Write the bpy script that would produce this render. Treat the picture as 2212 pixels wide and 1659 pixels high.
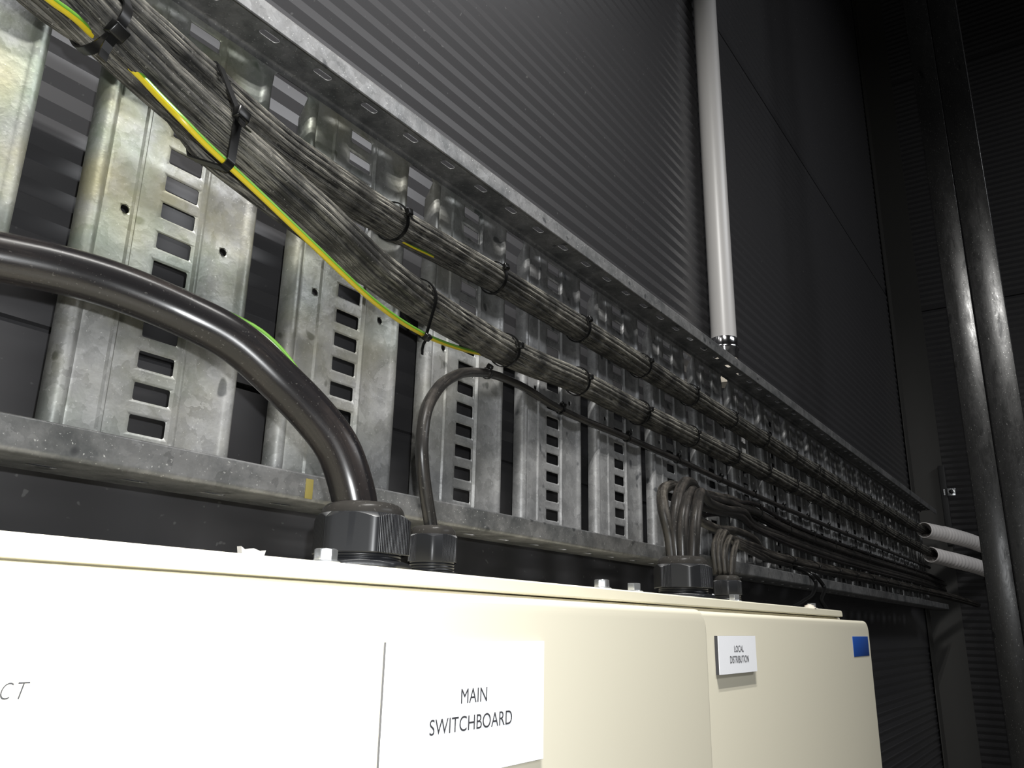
import bpy, bmesh, math, random
from mathutils import Vector, Matrix, noise
random.seed(7)
for o in list(bpy.data.objects): bpy.data.objects.remove(o)
S = bpy.context.scene
COL = S.collection
H = 1.45                                   # eye height of the camera above the floor
# ------------------------------------------------------------------ camera
PX, PY, F = 1106.0, 829.5, 1754.0          # centre and focal length for a 2212 x 1659 frame
M = Matrix(((0.57003632, 0.24318269, 0.7848062),
            (-0.82139486, 0.14633828, 0.55126726),
            (0.01921147, -0.95887814, 0.28316714)))
cam_d = bpy.data.cameras.new('camera'); cam = bpy.data.objects.new('camera', cam_d); COL.objects.link(cam)
cam_d.sensor_width = 36.0; cam_d.lens = F/2212*36.0; cam_d.clip_start = 0.02; cam_d.clip_end = 60
R_, U_, B_ = M.col[0], -M.col[1], -M.col[2]
cam.matrix_world = Matrix(((R_[0], U_[0], B_[0], 0), (R_[1], U_[1], B_[1], 0), (R_[2], U_[2], B_[2], H), (0, 0, 0, 1)))
S.camera = cam
# ------------------------------------------------------------------ world, lights, exposure
W = bpy.data.worlds.new('world'); S.world = W; W.use_nodes = True
W.node_tree.nodes['Background'].inputs[0].default_value = (0.80, 0.88, 1.0, 1)
W.node_tree.nodes['Background'].inputs[1].default_value = 0.012
S.view_settings.view_transform = 'Standard'; S.view_settings.look = 'None'
S.view_settings.exposure = 0.0; S.view_settings.gamma = 1.0
S.view_settings.use_curve_mapping = False
def area(name, loc, aim, power, sx, sy, col):
    d = bpy.data.lights.new(name, 'AREA'); d.shape = 'RECTANGLE'; d.size = sx; d.size_y = sy
    d.energy = power; d.color = col
    o = bpy.data.objects.new(name, d); COL.objects.link(o); o.location = loc
    o.rotation_euler = (Vector(aim)-Vector(loc)).to_track_quat('-Z', 'Y').to_euler()
    return o
# twin fluorescent tubes of the ceiling batten just above the cabinets, the phone's own lamp, and an added unseen fill that lifts the far wall
for dy in (-.05, .05):
    area('ceiling_tube', (0.22, -0.15+dy, H+1.85), (0.22, -0.15+dy+.02, H), 50.0, 0.75, 0.026, (1.0, 0.985, 0.95))
pl = bpy.data.lights.new('phone_lamp', 'POINT'); pl.energy = 22.0; pl.shadow_soft_size = 0.004; pl.color = (0.97, 0.99, 1.0)
po = bpy.data.objects.new('phone_lamp', pl); COL.objects.link(po); po.location = (0.012, -0.006, H+0.03)
area('hall_fill', (2.7, -2.9, H+3.0), (2.5, -2.2, H+0.3), 95.0, 2.4, 0.8, (0.95, 0.97, 1.0))

# ------------------------------------------------------------------ helpers
def ray(px, py): return M @ Vector(((px-PX)/F, (py-PY)/F, 1.0))
def at(px, py, Y):                          # world point on the plane Y seen at a photo position
    r = ray(px, py); return Vector((r.x*Y/r.y, Y, r.z*Y/r.y+H))
def atX(px, py, X):
    r = ray(px, py); return Vector((X, r.y*X/r.x, r.z*X/r.x+H))
def w(x, y, z): return Vector((x, y, z+H))
def tag(o, label=None, cat=None, group=None, kind=None):
    if label: o['label'] = label
    if cat: o['category'] = cat
    if group: o['group'] = group
    if kind: o['kind'] = kind
    return o
def empty(name, loc):
    o = bpy.data.objects.new(name, None); o.empty_display_size = 0.02; COL.objects.link(o); o.location = loc
    return o
def mk(name, verts, faces, mat, parent=None, smooth=True, uvs=None, auto=None, origin=None):
    verts = [Vector(v) for v in verts]
    if origin is None:
        origin = Vector((0, 0, 0))
        if parent is not None: origin = parent.matrix_world.translation if False else Vector(parent['_o'])
        elif verts:
            origin = sum(verts, Vector())/len(verts)
    me = bpy.data.meshes.new(name); me.from_pydata([v-origin for v in verts], [], faces); me.update()
    if uvs is not None:
        ul = me.uv_layers.new(name='UVMap')
        for p in me.polygons:
            for li, vi in zip(p.loop_indices, range(len(p.loop_indices))):
                ul.data[li].uv = uvs[p.index][vi]
    for p in me.polygons: p.use_smooth = smooth
    if auto is not None and smooth:
        bm = bmesh.new(); bm.from_mesh(me)
        for e in bm.edges:
            if len(e.link_faces) == 2 and e.calc_face_angle(0) > auto: e.smooth = False
        bm.to_mesh(me); bm.free()
    me.materials.append(mat)
    o = bpy.data.objects.new(name, me); COL.objects.link(o)
    if parent is None: o.location = origin; o['_o'] = list(origin)
    else:
        o.parent = parent
        o['_o'] = list(parent['_o'])
    return o
def root(name, loc, **k):
    o = empty(name, loc); o['_o'] = list(loc); tag(o, **k); return o
class MB:
    def __init__(s): s.v = []; s.f = []
    def add(s, v, f):
        n = len(s.v); s.v += [Vector(q) for q in v]; s.f += [tuple(i+n for i in q) for q in f]; return s
    def box(s, a, b):
        x0, y0, z0 = a; x1, y1, z1 = b
        return s.add([(x0,y0,z0),(x1,y0,z0),(x1,y1,z0),(x0,y1,z0),(x0,y0,z1),(x1,y0,z1),(x1,y1,z1),(x0,y1,z1)],
            [(0,3,2,1),(4,5,6,7),(0,1,5,4),(1,2,6,5),(2,3,7,6),(3,0,4,7)])
    def lathe(s, c, prof, n=48, axis='Z', cap=False):
        c = Vector(c); vs = []; fs = []
        for r, z in prof:
            for i in range(n):
                a = 2*math.pi*i/n
                vs.append(c+Vector((r*math.cos(a), r*math.sin(a), z)))
        for j in range(len(prof)-1):
            for i in range(n):
                fs.append((j*n+i, j*n+(i+1) % n, (j+1)*n+(i+1) % n, (j+1)*n+i))
        if cap: fs.append(tuple(range((len(prof)-1)*n, len(prof)*n)))
        return s.add(vs, fs)
    def hexnut(s, c, af, z0, z1, rot, ch=0.35, n=96, rin=None):
        c = Vector(c); vs = []; fs = []; h = af/2
        def rad(a):
            b = (a-rot) % (math.pi/3)-math.pi/6
            return min(h/math.cos(b), h*1.12)
        rows = [lambda a: (rad(a)*.985, z0), lambda a: (rad(a), z0+.0008),
                lambda a: (rad(a), z1-ch*(rad(a)-h)-.0006), lambda a: (rad(a)*.99, z1-ch*(rad(a)-h)),
                lambda a: (h*.97, z1+.0002), lambda a: ((rin or h*.2), z1+.0003)]
        for g in rows:
            for i in range(n):
                a = 2*math.pi*i/n; r, z = g(a); vs.append(c+Vector((r*math.cos(a), r*math.sin(a), z)))
        for j in range(len(rows)-1):
            for i in range(n): fs.append((j*n+i, j*n+(i+1) % n, (j+1)*n+(i+1) % n, (j+1)*n+i))
        return s.add(vs, fs)
    def build(s, name, mat, parent=None, smooth=False, auto=None, bevel=None, segs=2, origin=None):
        o = mk(name, s.v, s.f, mat, parent, smooth or bool(bevel), None, auto, origin)
        if bevel:
            m = o.modifiers.new('b', 'BEVEL'); m.width = bevel; m.segments = segs; m.limit_method = 'ANGLE'; m.angle_limit = .6
            m.harden_normals = False
        return o
def spline(pts, step=0.006):
    """smooth path through points (centripetal Catmull-Rom), resampled evenly"""
    P = [Vector(p) for p in pts]; P = [P[0]*2-P[1]]+P+[P[-1]*2-P[-2]]; out = []
    for i in range(1, len(P)-2):
        p0, p1, p2, p3 = P[i-1:i+3]
        t0 = 0; t1 = t0+max((p1-p0).length, 1e-5)**.5; t2 = t1+max((p2-p1).length, 1e-5)**.5; t3 = t2+max((p3-p2).length, 1e-5)**.5
        n = max(2, int((p2-p1).length/step))
        for k in range(n):
            t = t1+(t2-t1)*k/n
            a1 = p0*((t1-t)/(t1-t0))+p1*((t-t0)/(t1-t0)); a2 = p1*((t2-t)/(t2-t1))+p2*((t-t1)/(t2-t1)); a3 = p2*((t3-t)/(t3-t2))+p3*((t-t2)/(t3-t2))
            b1 = a1*((t2-t)/(t2-t0))+a2*((t-t0)/(t2-t0)); b2 = a2*((t3-t)/(t3-t1))+a3*((t-t1)/(t3-t1))
            out.append(b1*((t2-t)/(t2-t1))+b2*((t-t1)/(t2-t1)))
    out.append(P[-2]); return out
def frames(P):
    T = [(P[min(i+1, len(P)-1)]-P[max(i-1, 0)]).normalized() for i in range(len(P))]
    n = Vector((0, -1, 0)); n = (n-T[0]*n.dot(T[0])).normalized(); N = [n]
    for i in range(1, len(P)):
        n = N[-1]; n = (n-T[i]*n.dot(T[i])).normalized(); N.append(n)
    return T, N, [T[i].cross(N[i]) for i in range(len(P))]
def tube(P, r, segs=16, fr=None, cap=True):
    T, N, Bn = fr or frames(P)
    rr = r if callable(r) else (lambda i: r)
    v = []; f = []; uv = []; L = 0; Ls = [0]
    for i in range(1, len(P)): L += (P[i]-P[i-1]).length; Ls.append(L)
    for i, p in enumerate(P):
        for k in range(segs):
            a = 2*math.pi*k/segs; v.append(p+(N[i]*math.cos(a)+Bn[i]*math.sin(a))*rr(i))
    for i in range(len(P)-1):
        for k in range(segs):
            k2 = (k+1) % segs
            f.append((i*segs+k, i*segs+k2, (i+1)*segs+k2, (i+1)*segs+k))
            uv.append(((Ls[i], k/segs), (Ls[i], (k+1)/segs), (Ls[i+1], (k+1)/segs), (Ls[i+1], k/segs)))
    if cap:
        f.append(tuple(range(segs))[::-1]); uv.append([(0, 0)]*segs)
        f.append(tuple(range((len(P)-1)*segs, len(P)*segs))); uv.append([(0, 0)]*segs)
    return v, f, uv
# ------------------------------------------------------------------ materials
def newmat(name):
    m = bpy.data.materials.new(name); m.use_nodes = True; nt = m.node_tree
    return m, nt, nt.nodes['Principled BSDF']
def nd(nt, t, **k):
    n = nt.nodes.new(t)
    for a, b in k.items():
        if a in n.inputs: n.inputs[a].default_value = b
        else: setattr(n, a, b)
    return n
def mixc(nt, fac, a, b):
    n = nt.nodes.new('ShaderNodeMix'); n.data_type = 'RGBA'
    for s, val in ((0, fac), (6, a), (7, b)):
        if hasattr(val, 'links') or hasattr(val, 'is_linked'): nt.links.new(val, n.inputs[s])
        else: n.inputs[s].default_value = val if s == 0 else (*val, 1) if len(val) == 3 else val
    return n.outputs[2]
def ramp(nt, src, stops):
    n = nt.nodes.new('ShaderNodeValToRGB'); e = n.color_ramp.elements
    while len(e) > 1: e.remove(e[0])
    e[0].position = stops[0][0]; e[0].color = stops[0][1] if len(stops[0][1]) == 4 else (*stops[0][1], 1)
    for p, c in stops[1:]:
        q = e.new(p); q.color = c if len(c) == 4 else (*c, 1)
    nt.links.new(src, n.inputs[0]); return n.outputs[0]
def g(v): return (v, v, v)
def objco(nt, scale=(1, 1, 1), kind='Object'):
    tc = nd(nt, 'ShaderNodeTexCoord'); mp = nd(nt, 'ShaderNodeMapping'); mp.inputs['Scale'].default_value = scale
    if kind == 'World':
        ge = nd(nt, 'ShaderNodeNewGeometry'); nt.links.new(ge.outputs['Position'], mp.inputs[0])
    else: nt.links.new(tc.outputs[kind], mp.inputs[0])
    return mp.outputs[0]
def noi(nt, co, scale, detail=4, rough=.55, out=0, dist=0):
    n = nd(nt, 'ShaderNodeTexNoise'); n.inputs['Scale'].default_value = scale; n.inputs['Detail'].default_value = detail
    n.inputs['Roughness'].default_value = rough; n.inputs['Distortion'].default_value = dist
    nt.links.new(co, n.inputs['Vector']); return n.outputs[out]
def bump(nt, b, src, strength, dist):
    n = nd(nt, 'ShaderNodeBump'); n.inputs['Strength'].default_value = strength; n.inputs['Distance'].default_value = dist
    nt.links.new(src, n.inputs['Height']); nt.links.new(n.outputs[0], b.inputs['Normal']); return n
def plain(name, col, rough=.5, metal=0.0, bmp=None, spec=.5):
    m, nt, b = newmat(name); b.inputs['Base Color'].default_value = (*col, 1); b.inputs['Roughness'].default_value = rough
    b.inputs['Metallic'].default_value = metal; b.inputs['Specular IOR Level'].default_value = spec
    if bmp: bump(nt, b, noi(nt, objco(nt), bmp[0], 3), bmp[1], bmp[2])
    return m
def galv(name, base=.3, metal=.5, rough=.38, grime=.5, stretch=(1, 1, 1), spang=1.0, bs=.15, bounce_tint=True):
    m, nt, b = newmat(name); co = objco(nt, stretch, 'World')
    n1 = noi(nt, co, 42, 9, .74, dist=.5); n2 = noi(nt, co, 16, 6, .66); n3 = noi(nt, co, 420, 2, .6)
    vo = nd(nt, 'ShaderNodeTexVoronoi'); vo.inputs['Scale'].default_value = 75; wv = mixc(nt, .035, (0, 0, 0), (0, 0, 0))
    dn = nd(nt, 'ShaderNodeVectorMath', operation='ADD'); nt.links.new(co, dn.inputs[0])
    sc = nd(nt, 'ShaderNodeVectorMath', operation='SCALE'); nt.links.new(noi(nt, co, 60, 3, .6, 1), sc.inputs[0]); sc.inputs['Scale'].default_value = .03
    nt.links.new(sc.outputs[0], dn.inputs[1]); nt.links.new(dn.outputs[0], vo.inputs['Vector'])
    sg = nd(nt, 'ShaderNodeSeparateColor'); nt.links.new(vo.outputs['Color'], sg.inputs[0])
    c1 = ramp(nt, n1, [(.28, g(base*.55)), (.46, g(base*.88)), (.56, g(base)), (.72, g(base*1.35))])
    c2 = mixc(nt, ramp(nt, sg.outputs[0], [(.1, g(0)), (.9, g(.34*spang))]), c1, g(min(1, base*1.9)))
    c2 = mixc(nt, ramp(nt, n2, [(.44, g(0)), (.66, g(grime))]), c2, (base*.50, base*.52, base*.53))
    c3 = mixc(nt, ramp(nt, n3, [(.67, g(0)), (.72, g(.55))]), c2, (.62, .62, .60))
    spots = ramp(nt, noi(nt, co, 42, 1, .3), [(.245, g(.8)), (.29, g(0))])
    c4 = mixc(nt, spots, c3, (base*.22, base*.23, base*.25))
    if bounce_tint:  # yellow-green light bounced off the earth wire, painted into the near rungs' colour
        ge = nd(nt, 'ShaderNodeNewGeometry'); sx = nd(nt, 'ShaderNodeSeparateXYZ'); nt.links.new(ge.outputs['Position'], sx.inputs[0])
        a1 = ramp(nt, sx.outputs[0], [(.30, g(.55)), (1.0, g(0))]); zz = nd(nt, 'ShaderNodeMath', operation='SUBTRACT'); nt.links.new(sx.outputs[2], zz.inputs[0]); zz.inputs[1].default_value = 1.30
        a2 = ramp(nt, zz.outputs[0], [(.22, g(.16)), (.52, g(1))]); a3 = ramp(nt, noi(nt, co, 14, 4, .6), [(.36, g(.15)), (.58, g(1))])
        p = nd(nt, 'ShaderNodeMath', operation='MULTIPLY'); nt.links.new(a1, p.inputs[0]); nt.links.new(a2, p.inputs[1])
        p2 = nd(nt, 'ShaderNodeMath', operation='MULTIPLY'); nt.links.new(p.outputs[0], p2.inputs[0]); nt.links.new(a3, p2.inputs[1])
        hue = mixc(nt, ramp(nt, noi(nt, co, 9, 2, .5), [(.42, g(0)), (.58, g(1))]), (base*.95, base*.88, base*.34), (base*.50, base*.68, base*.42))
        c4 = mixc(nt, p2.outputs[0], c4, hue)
    nt.links.new(c4, b.inputs['Base Color']); b.inputs['Metallic'].default_value = metal
    nt.links.new(ramp(nt, n1, [(.3, g(rough+.16)), (.7, g(rough-.04))]), b.inputs['Roughness'])
    mx = nd(nt, 'ShaderNodeMath', operation='ADD'); nt.links.new(n1, mx.inputs[0]); nt.links.new(vo.outputs[0], mx.inputs[1])
    bump(nt, b, mx.outputs[0], bs, .0014)
    return m
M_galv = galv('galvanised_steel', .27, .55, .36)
M_lip = galv('galvanised_lip', .15, .55, .40, 1.0, bounce_tint=False)
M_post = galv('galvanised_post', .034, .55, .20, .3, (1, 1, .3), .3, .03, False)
def wallmat(name, c, rough):
    m, nt, b = newmat(name); co = objco(nt, (1, 1, 1), 'World')
    n1 = noi(nt, co, 3, 2); sp = noi(nt, co, 130, 1, .3)
    a = mixc(nt, ramp(nt, n1, [(.35, g(0)), (.7, g(.3))]), c, [q*1.15 for q in c])
    a = mixc(nt, ramp(nt, sp, [(.75, g(0)), (.80, g(.5))]), a, (.12, .12, .12))
    nt.links.new(a, b.inputs['Base Color']); b.inputs['Roughness'].default_value = rough
    b.inputs['Specular IOR Level'].default_value = .36
    return m
M_wall = wallmat('grey_wall_panel', (.040, .0395, .0415), .27)
M_endw = wallmat('end_wall_panel', (.03, .029, .030), .45)
M_trim = plain('grey_flashing', (.034, .033, .030), .5)
M_floor = plain('concrete_floor', (.18, .175, .165), .8, 0, (12, .3, .004))
M_ceil = plain('dark_ceiling', (.06, .06, .06), .7)
M_cream = plain('cream_powder_coat', (.62, .585, .47), .38, 0, (520, .05, .0004))
M_cream2 = plain('cream_powder_coat_plate', (.62, .59, .48), .36, 0, (520, .05, .0004))
def dusty(name, base, dust, amt, rough=.5, sx=11.0, sv=8.0, bstr=.35, spec=.24):
    m, nt, b = newmat(name); b.inputs['Specular IOR Level'].default_value = .24
    uv = nd(nt, 'ShaderNodeTexCoord'); mp = nd(nt, 'ShaderNodeMapping'); mp.inputs['Scale'].default_value = (sx, sv, 1)
    nt.links.new(uv.outputs['UV'], mp.inputs[0]); co = mp.outputs[0]
    n1 = noi(nt, co, 3.2, 8, .74, dist=.25)
    wc = objco(nt, (1, 1, 1), 'World'); n2 = noi(nt, wc, 22, 5, .6); n3 = noi(nt, wc, 420, 2, .6)
    a = nd(nt, 'ShaderNodeMath', operation='MULTIPLY'); nt.links.new(ramp(nt, n1, [(.43, g(0)), (.56, g(1))]), a.inputs[0])
    nt.links.new(ramp(nt, n2, [(.36, g(.12)), (.60, g(1))]), a.inputs[1])
    ge = nd(nt, 'ShaderNodeNewGeometry'); sp = nd(nt, 'ShaderNodeSeparateXYZ'); nt.links.new(ge.outputs['Normal'], sp.inputs[0])
    up = ramp(nt, sp.outputs[2], [(.0, g(.55)), (.5, g(1.0))])
    a2 = nd(nt, 'ShaderNodeMath', operation='MULTIPLY'); nt.links.new(a.outputs[0], a2.inputs[0]); nt.links.new(up, a2.inputs[1])
    a3 = nd(nt, 'ShaderNodeMath', operation='MULTIPLY'); nt.links.new(a2.outputs[0], a3.inputs[0]); a3.inputs[1].default_value = amt
    c = mixc(nt, a3.outputs[0], base, dust)
    c = mixc(nt, ramp(nt, n3, [(.66, g(0)), (.72, g(.35*min(1, amt)))]), c, (.28, .27, .25))
    nt.links.new(c, b.inputs['Base Color'])
    nt.links.new(ramp(nt, n1, [(.35, g(rough-.05)), (.65, g(min(.95, rough+.36*max(0, amt-.33))))]), b.inputs['Roughness'])
    nt.links.new(ramp(nt, sp.outputs[2], [(.02, g(spec)), (.34, g(spec*.13))]), b.inputs['Specular IOR Level'])
    bump(nt, b, n1, bstr, .001)
    return m
M_bund = dusty('dusty_black_sheath', (.007, .007, .007), (.23, .22, .19), 1.0, .5)
M_bund2 = dusty('dusty_brown_sheath', (.012, .011, .010), (.095, .086, .074), .7, .40, 2, 2, .06, .35)
M_cab = dusty('black_cable_sheath', (.007, .0065, .007), (.046, .037, .032), .34, .26, 2, 2.5, .06, .36)
M_cabd = dusty('dull_cable_sheath', (.012, .0115, .011), (.060, .053, .047), .60, .30, 2, 2, .04, .40)
M_blk = plain('black_nylon', (.004, .004, .004), .30, 0, None, .25)
M_glnd = plain('black_polyamide', (.009, .0095, .011), .36, 0, (300, .12, .0006), .35)
M_dome = dusty('polyamide_dome', (.018, .017, .016), (.09, .083, .073), .5, .25, 2, 3, .05)
def knurl():
    m, nt, b = newmat('ribbed_black_polyamide'); b.inputs['Base Color'].default_value = (.009, .0095, .011, 1); b.inputs['Roughness'].default_value = .38; b.inputs['Specular IOR Level'].default_value = .4
    tc = nd(nt, 'ShaderNodeTexCoord'); sp = nd(nt, 'ShaderNodeSeparateXYZ'); nt.links.new(tc.outputs['Object'], sp.inputs[0])
    at2 = nd(nt, 'ShaderNodeMath', operation='ARCTAN2'); nt.links.new(sp.outputs[1], at2.inputs[0]); nt.links.new(sp.outputs[0], at2.inputs[1])
    ml = nd(nt, 'ShaderNodeMath', operation='MULTIPLY'); nt.links.new(at2.outputs[0], ml.inputs[0]); ml.inputs[1].default_value = 130
    sn = nd(nt, 'ShaderNodeMath', operation='SINE'); nt.links.new(ml.outputs[0], sn.inputs[0])
    m3 = nd(nt, 'ShaderNodeMath', operation='MULTIPLY_ADD'); nt.links.new(at2.outputs[0], m3.inputs[0]); m3.inputs[1].default_value = 3; m3.inputs[2].default_value = -3*math.radians(271.3)
    cs = nd(nt, 'ShaderNodeMath', operation='COSINE'); nt.links.new(m3.outputs[0], cs.inputs[0])
    gt = nd(nt, 'ShaderNodeMath', operation='GREATER_THAN'); nt.links.new(cs.outputs[0], gt.inputs[0]); gt.inputs[1].default_value = .12
    pr2 = nd(nt, 'ShaderNodeMath', operation='MULTIPLY'); nt.links.new(sn.outputs[0], pr2.inputs[0]); nt.links.new(gt.outputs[0], pr2.inputs[1])
    bump(nt, b, pr2.outputs[0], .65, .0006); return m
M_knurl = knurl()
M_zinc = plain('zinc_plated_steel', (.72, .74, .76), .22, .9, (200, .1, .0005))
M_chrome = plain('chrome', (.8, .8, .82), .12, 1.0)
M_pvc = plain('pale_grey_pvc', (.36, .352, .345), .38)
M_pvc2 = plain('white_conduit_plastic', (.66, .63, .61), .5)
M_rub = plain('beige_rubber', (.55, .50, .42), .6)
M_white = plain('white_label_face', (.86, .87, .90), .35)
M_dk = plain('label_dark_core', (.03, .03, .035), .5)
M_ink = plain('black_engraving', (.045, .045, .05), .5)
M_ink2 = plain('grey_engraving', (.035, .035, .038), .5)
M_edge = plain('label_grey_core', (.13, .13, .135), .5)
M_blue = plain('blue_sticker_face', (.010, .055, .26), .4)
M_strut = plain('dark_strut', (.02, .02, .02), .6)
def earth():
    m, nt, b = newmat('yellow_green_insulation'); tc = nd(nt, 'ShaderNodeTexCoord'); sp = nd(nt, 'ShaderNodeSeparateXYZ')
    nt.links.new(tc.outputs['UV'], sp.inputs[0])
    n = nt.nodes.new('ShaderNodeValToRGB'); n.color_ramp.interpolation = 'CONSTANT'; e = n.color_ramp.elements
    Yc, Gc = (.42, .33, .012, 1), (.08, .20, .02, 1)
    e[0].position = 0; e[0].color = Gc; e[1].position = .07; e[1].color = Yc
    for p, c in ((.50, Gc), (.62, Yc), (.72, Gc)):
        q = e.new(p); q.color = c
    nt.links.new(sp.outputs[1], n.inputs[0]); nt.links.new(n.outputs[0], b.inputs['Base Color']); b.inputs['Roughness'].default_value = .35
    return m
M_earth = earth()

# ------------------------------------------------------------------ the room shell
YW = 0.77; XE = 5.12; PITCH = 0.0345
ZF, ZC = -H, 4.55
def rib_profile(z0, z1, joints, flat=None):
    """(depth, z) outline: flat land, then a face tilted down, then a return"""
    out = []; z = z0
    k = 0
    while z < z1:
        j = [q for q in joints if z <= q < z+PITCH]
        if j:
            out += [(0, z), (0, z+.012), (.008, z+.013), (.008, z+.018), (0, z+.019), (0, z+PITCH-.001)]
        elif flat and flat[0] < z < flat[1]: out += [(-.004, z), (-.004, z+PITCH-.0005)]
        else:
            out += [(0, z), (0, z+.0175), (-.0050, z+.0320), (-.0050, z+.0335)]
        z += PITCH
    out.append((0, z)); return out
pr = rib_profile(ZF, ZC, (.255, 1.965), (-.09, .255))
v = []; f = []
for d, z in pr: v += [w(-3, YW+d, z), w(XE+.02, YW+d, z)]
for i in range(len(pr)-1): f.append((2*i, 2*i+1, 2*i+3, 2*i+2))
tag(mk('wall_left', v, f, M_wall, smooth=False), kind='structure')
pr = rib_profile(ZF, ZC, (1.86, 3.42)); v = []; f = []
for d, z in pr: v += [w(XE+d, YW+.02, z), w(XE+d, -4, z)]
for i in range(len(pr)-1): f.append((2*i, 2*i+1, 2*i+3, 2*i+2))
tag(mk('wall_end', v, f, M_endw, smooth=False), kind='structure')
tag(MB().box((-3.1, -4.1, -.1), (XE+.2, YW+.1, 0)).build('floor', M_floor), kind='structure')
tag(MB().box((-3.1, -4.1, ZC+H), (XE+.2, YW+.1, ZC+H+.1)).build('ceiling', M_ceil), kind='structure')
tag(MB().box((-3.1, -4.1, 0), (XE+.2, -4.0, ZC+H)).build('wall_right', M_ceil), kind='structure')
tag(MB().box((-3.1, -4.1, 0), (-3.0, YW+.1, ZC+H)).build('wall_back', M_ceil), kind='structure')
# corner flashing on the end wall
tag(MB().box(w(XE-.014, .602, ZF), w(XE-.009, YW-.009, ZC)).box(w(XE-.12, YW-.014, ZF), w(XE-.009, YW-.009, ZC)).build('trim_1', M_trim), kind='structure')

# ------------------------------------------------------------------ cable tray
YT, YB = .600, .671
Z0, Z1 = .108, .600
TX0, TX1 = -.50, 4.64
RX0, RP = .392, .2268
tray = root('cable_tray', w(2, YB, .354), label='long galvanised steel cable tray with wide perforated rungs, on the wall above the cabinets', cat='cable tray')
def rung_mesh():
    prof = [(-.0890, -.015), (-.0893, -.008), (-.0882, -.0025), (-.0855, .0010), (-.0825, .0026), (-.0795, .0030), (-.0765, .0022), (-.0742, .0002), (-.0728, -.0012), (-.0705, 0),
            (-.058, 0), (-.0475, 0), (-.0455, .0022), (-.0430, .0022), (-.0410, 0), (-.0245, 0), (-.0215, -.0012), (.0215, -.0012), (.0240, .0018), (.0265, .0018), (.0285, 0), (.0385, 0),
            (.0400, -.0010), (.0475, -.0010), (.058, -.001), (.0700, 0), (.0735, .0014), (.0765, .0036), (.0815, .0034), (.0855, .0004), (.0870, -.006), (.0868, -.014)]
    NS = 16; sp = .0295; sh = .0082; shw = .0178
    zc = [.354+(k-7.5)*sp for k in range(NS)]
    rows = {Z0+.006, Z1-.006}
    for z in zc: rows |= {z-sh-.0025, z+sh+.0025}
    for z in (.115, .118, .12, Z1-.008, Z1-.0105): rows.add(z)
    rows |= {.354-.006, .354+.006}
    rows = sorted(r for r in rows if Z0+.0059 <= r <= Z1-.0059)
    # merge near-equal rows
    rr = [rows[0]]
    for r in rows[1:]:
        if r-rr[-1] > 1e-4: rr.append(r)
    rows = rr
    zt, zb = Z1-.006, Z0+.006
    def env(z):
        d = min(zt-z, z-zb)
        t = max(0, min(1, (d-.006)/.010)); return t*t*(3-2*t)
    def flare(z):
        d = min(zt-z, z-zb); R = .012
        return R-math.sqrt(max(0, R*R-(R-d)**2)) if d < R else 0
    v = []; f = []
    def P(i, z):
        x, p = prof[i]; e = env(z); fx = 0
        if i < 3: fx = -flare(z)*(1-.2*i)
        if i > len(prof)-4: fx = flare(z)
        return Vector((x+fx, -(p*e), z))
    idx = {}
    for r, z in enumerate(rows):
        for i in range(len(prof)):
            idx[(i, r)] = len(v); v.append(P(i, z))
    slotcol = [i for i in range(len(prof)-1) if abs(prof[i][0]+.0215) < 1e-6][0]
    hole_cols = [i for i in range(len(prof)-1) if (abs(prof[i][0]+.058) < 1e-6) or (abs(prof[i][0]-.0475) < 1e-6)]
    for r in range(len(rows)-1):
        zm = (rows[r]+rows[r+1])/2
        for i in range(len(prof)-1):
            isslot = i == slotcol and any(abs(zm-z) < 1e-3 for z in zc)
            ishole = i in hole_cols and abs(zm-.354) < 1e-3
            q = (idx[(i, r)], idx[(i+1, r)], idx[(i+1, r+1)], idx[(i, r+1)])
            if not (isslot or ishole): f.append(q); continue
            c = (v[q[0]]+v[q[1]]+v[q[2]]+v[q[3]])/4
            hx = (v[q[1]]-v[q[0]]).x/2; hz = (v[q[3]]-v[q[0]]).z/2
            if isslot: ax, az, rc, n = shw, sh, .0022, 4
            else: ax = az = rc = .0042; n = 6
            ring = []
            for cx, cz, a0 in ((1, -1, -90), (1, 1, 0), (-1, 1, 90), (-1, -1, 180)):
                for k in range(n+1):
                    a = math.radians(a0+90*k/n)
                    ring.append((cx*(ax-rc)+rc*math.cos(a), cz*(az-rc)+rc*math.sin(a)))
            corners = [q[1], q[2], q[3], q[0]]
            base = len(v)
            for (x, z) in ring: v.append(c+Vector((x, 0, z)))
            m = n+1; tot = 4*m
            for s in range(4):
                for k in range(n): f.append((corners[s], base+s*m+k+1, base+s*m+k))
                f.append((corners[s], corners[(s+1) % 4], base+((s+1)*m) % tot, base+s*m+n))
    return v, f
rv, rf = rung_mesh()
rung_proto = None
ks = list(range(-3, 19))
for k in ks:
    X = RX0+RP*k
    if rung_proto is None:
        me = bpy.data.meshes.new('rung'); me.from_pydata([(q.x, q.y, q.z-.354) for q in rv], [], rf); me.update()
        bm = bmesh.new(); bm.from_mesh(me); bmesh.ops.remove_doubles(bm, verts=bm.verts, dist=1e-6)
        bmesh.ops.recalc_face_normals(bm, faces=bm.faces)
        for e in bm.edges: e.smooth = not (len(e.link_faces) == 2 and e.calc_face_angle(0) > .75)
        for fc in bm.faces: fc.smooth = True
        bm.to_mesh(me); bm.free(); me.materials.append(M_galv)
        o = bpy.data.objects.new('rung', me); COL.objects.link(o)
        s = o.modifiers.new('s', 'SOLIDIFY'); s.thickness = .0015; s.offset = -1
        wn = o.modifiers.new('n', 'WEIGHTED_NORMAL'); wn.weight = 70; wn.keep_sharp = True
        rung_proto = o
    else:
        o = rung_proto.copy(); COL.objects.link(o)
    o.parent = tray; o.location = (X-2, 0, 0)
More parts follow.
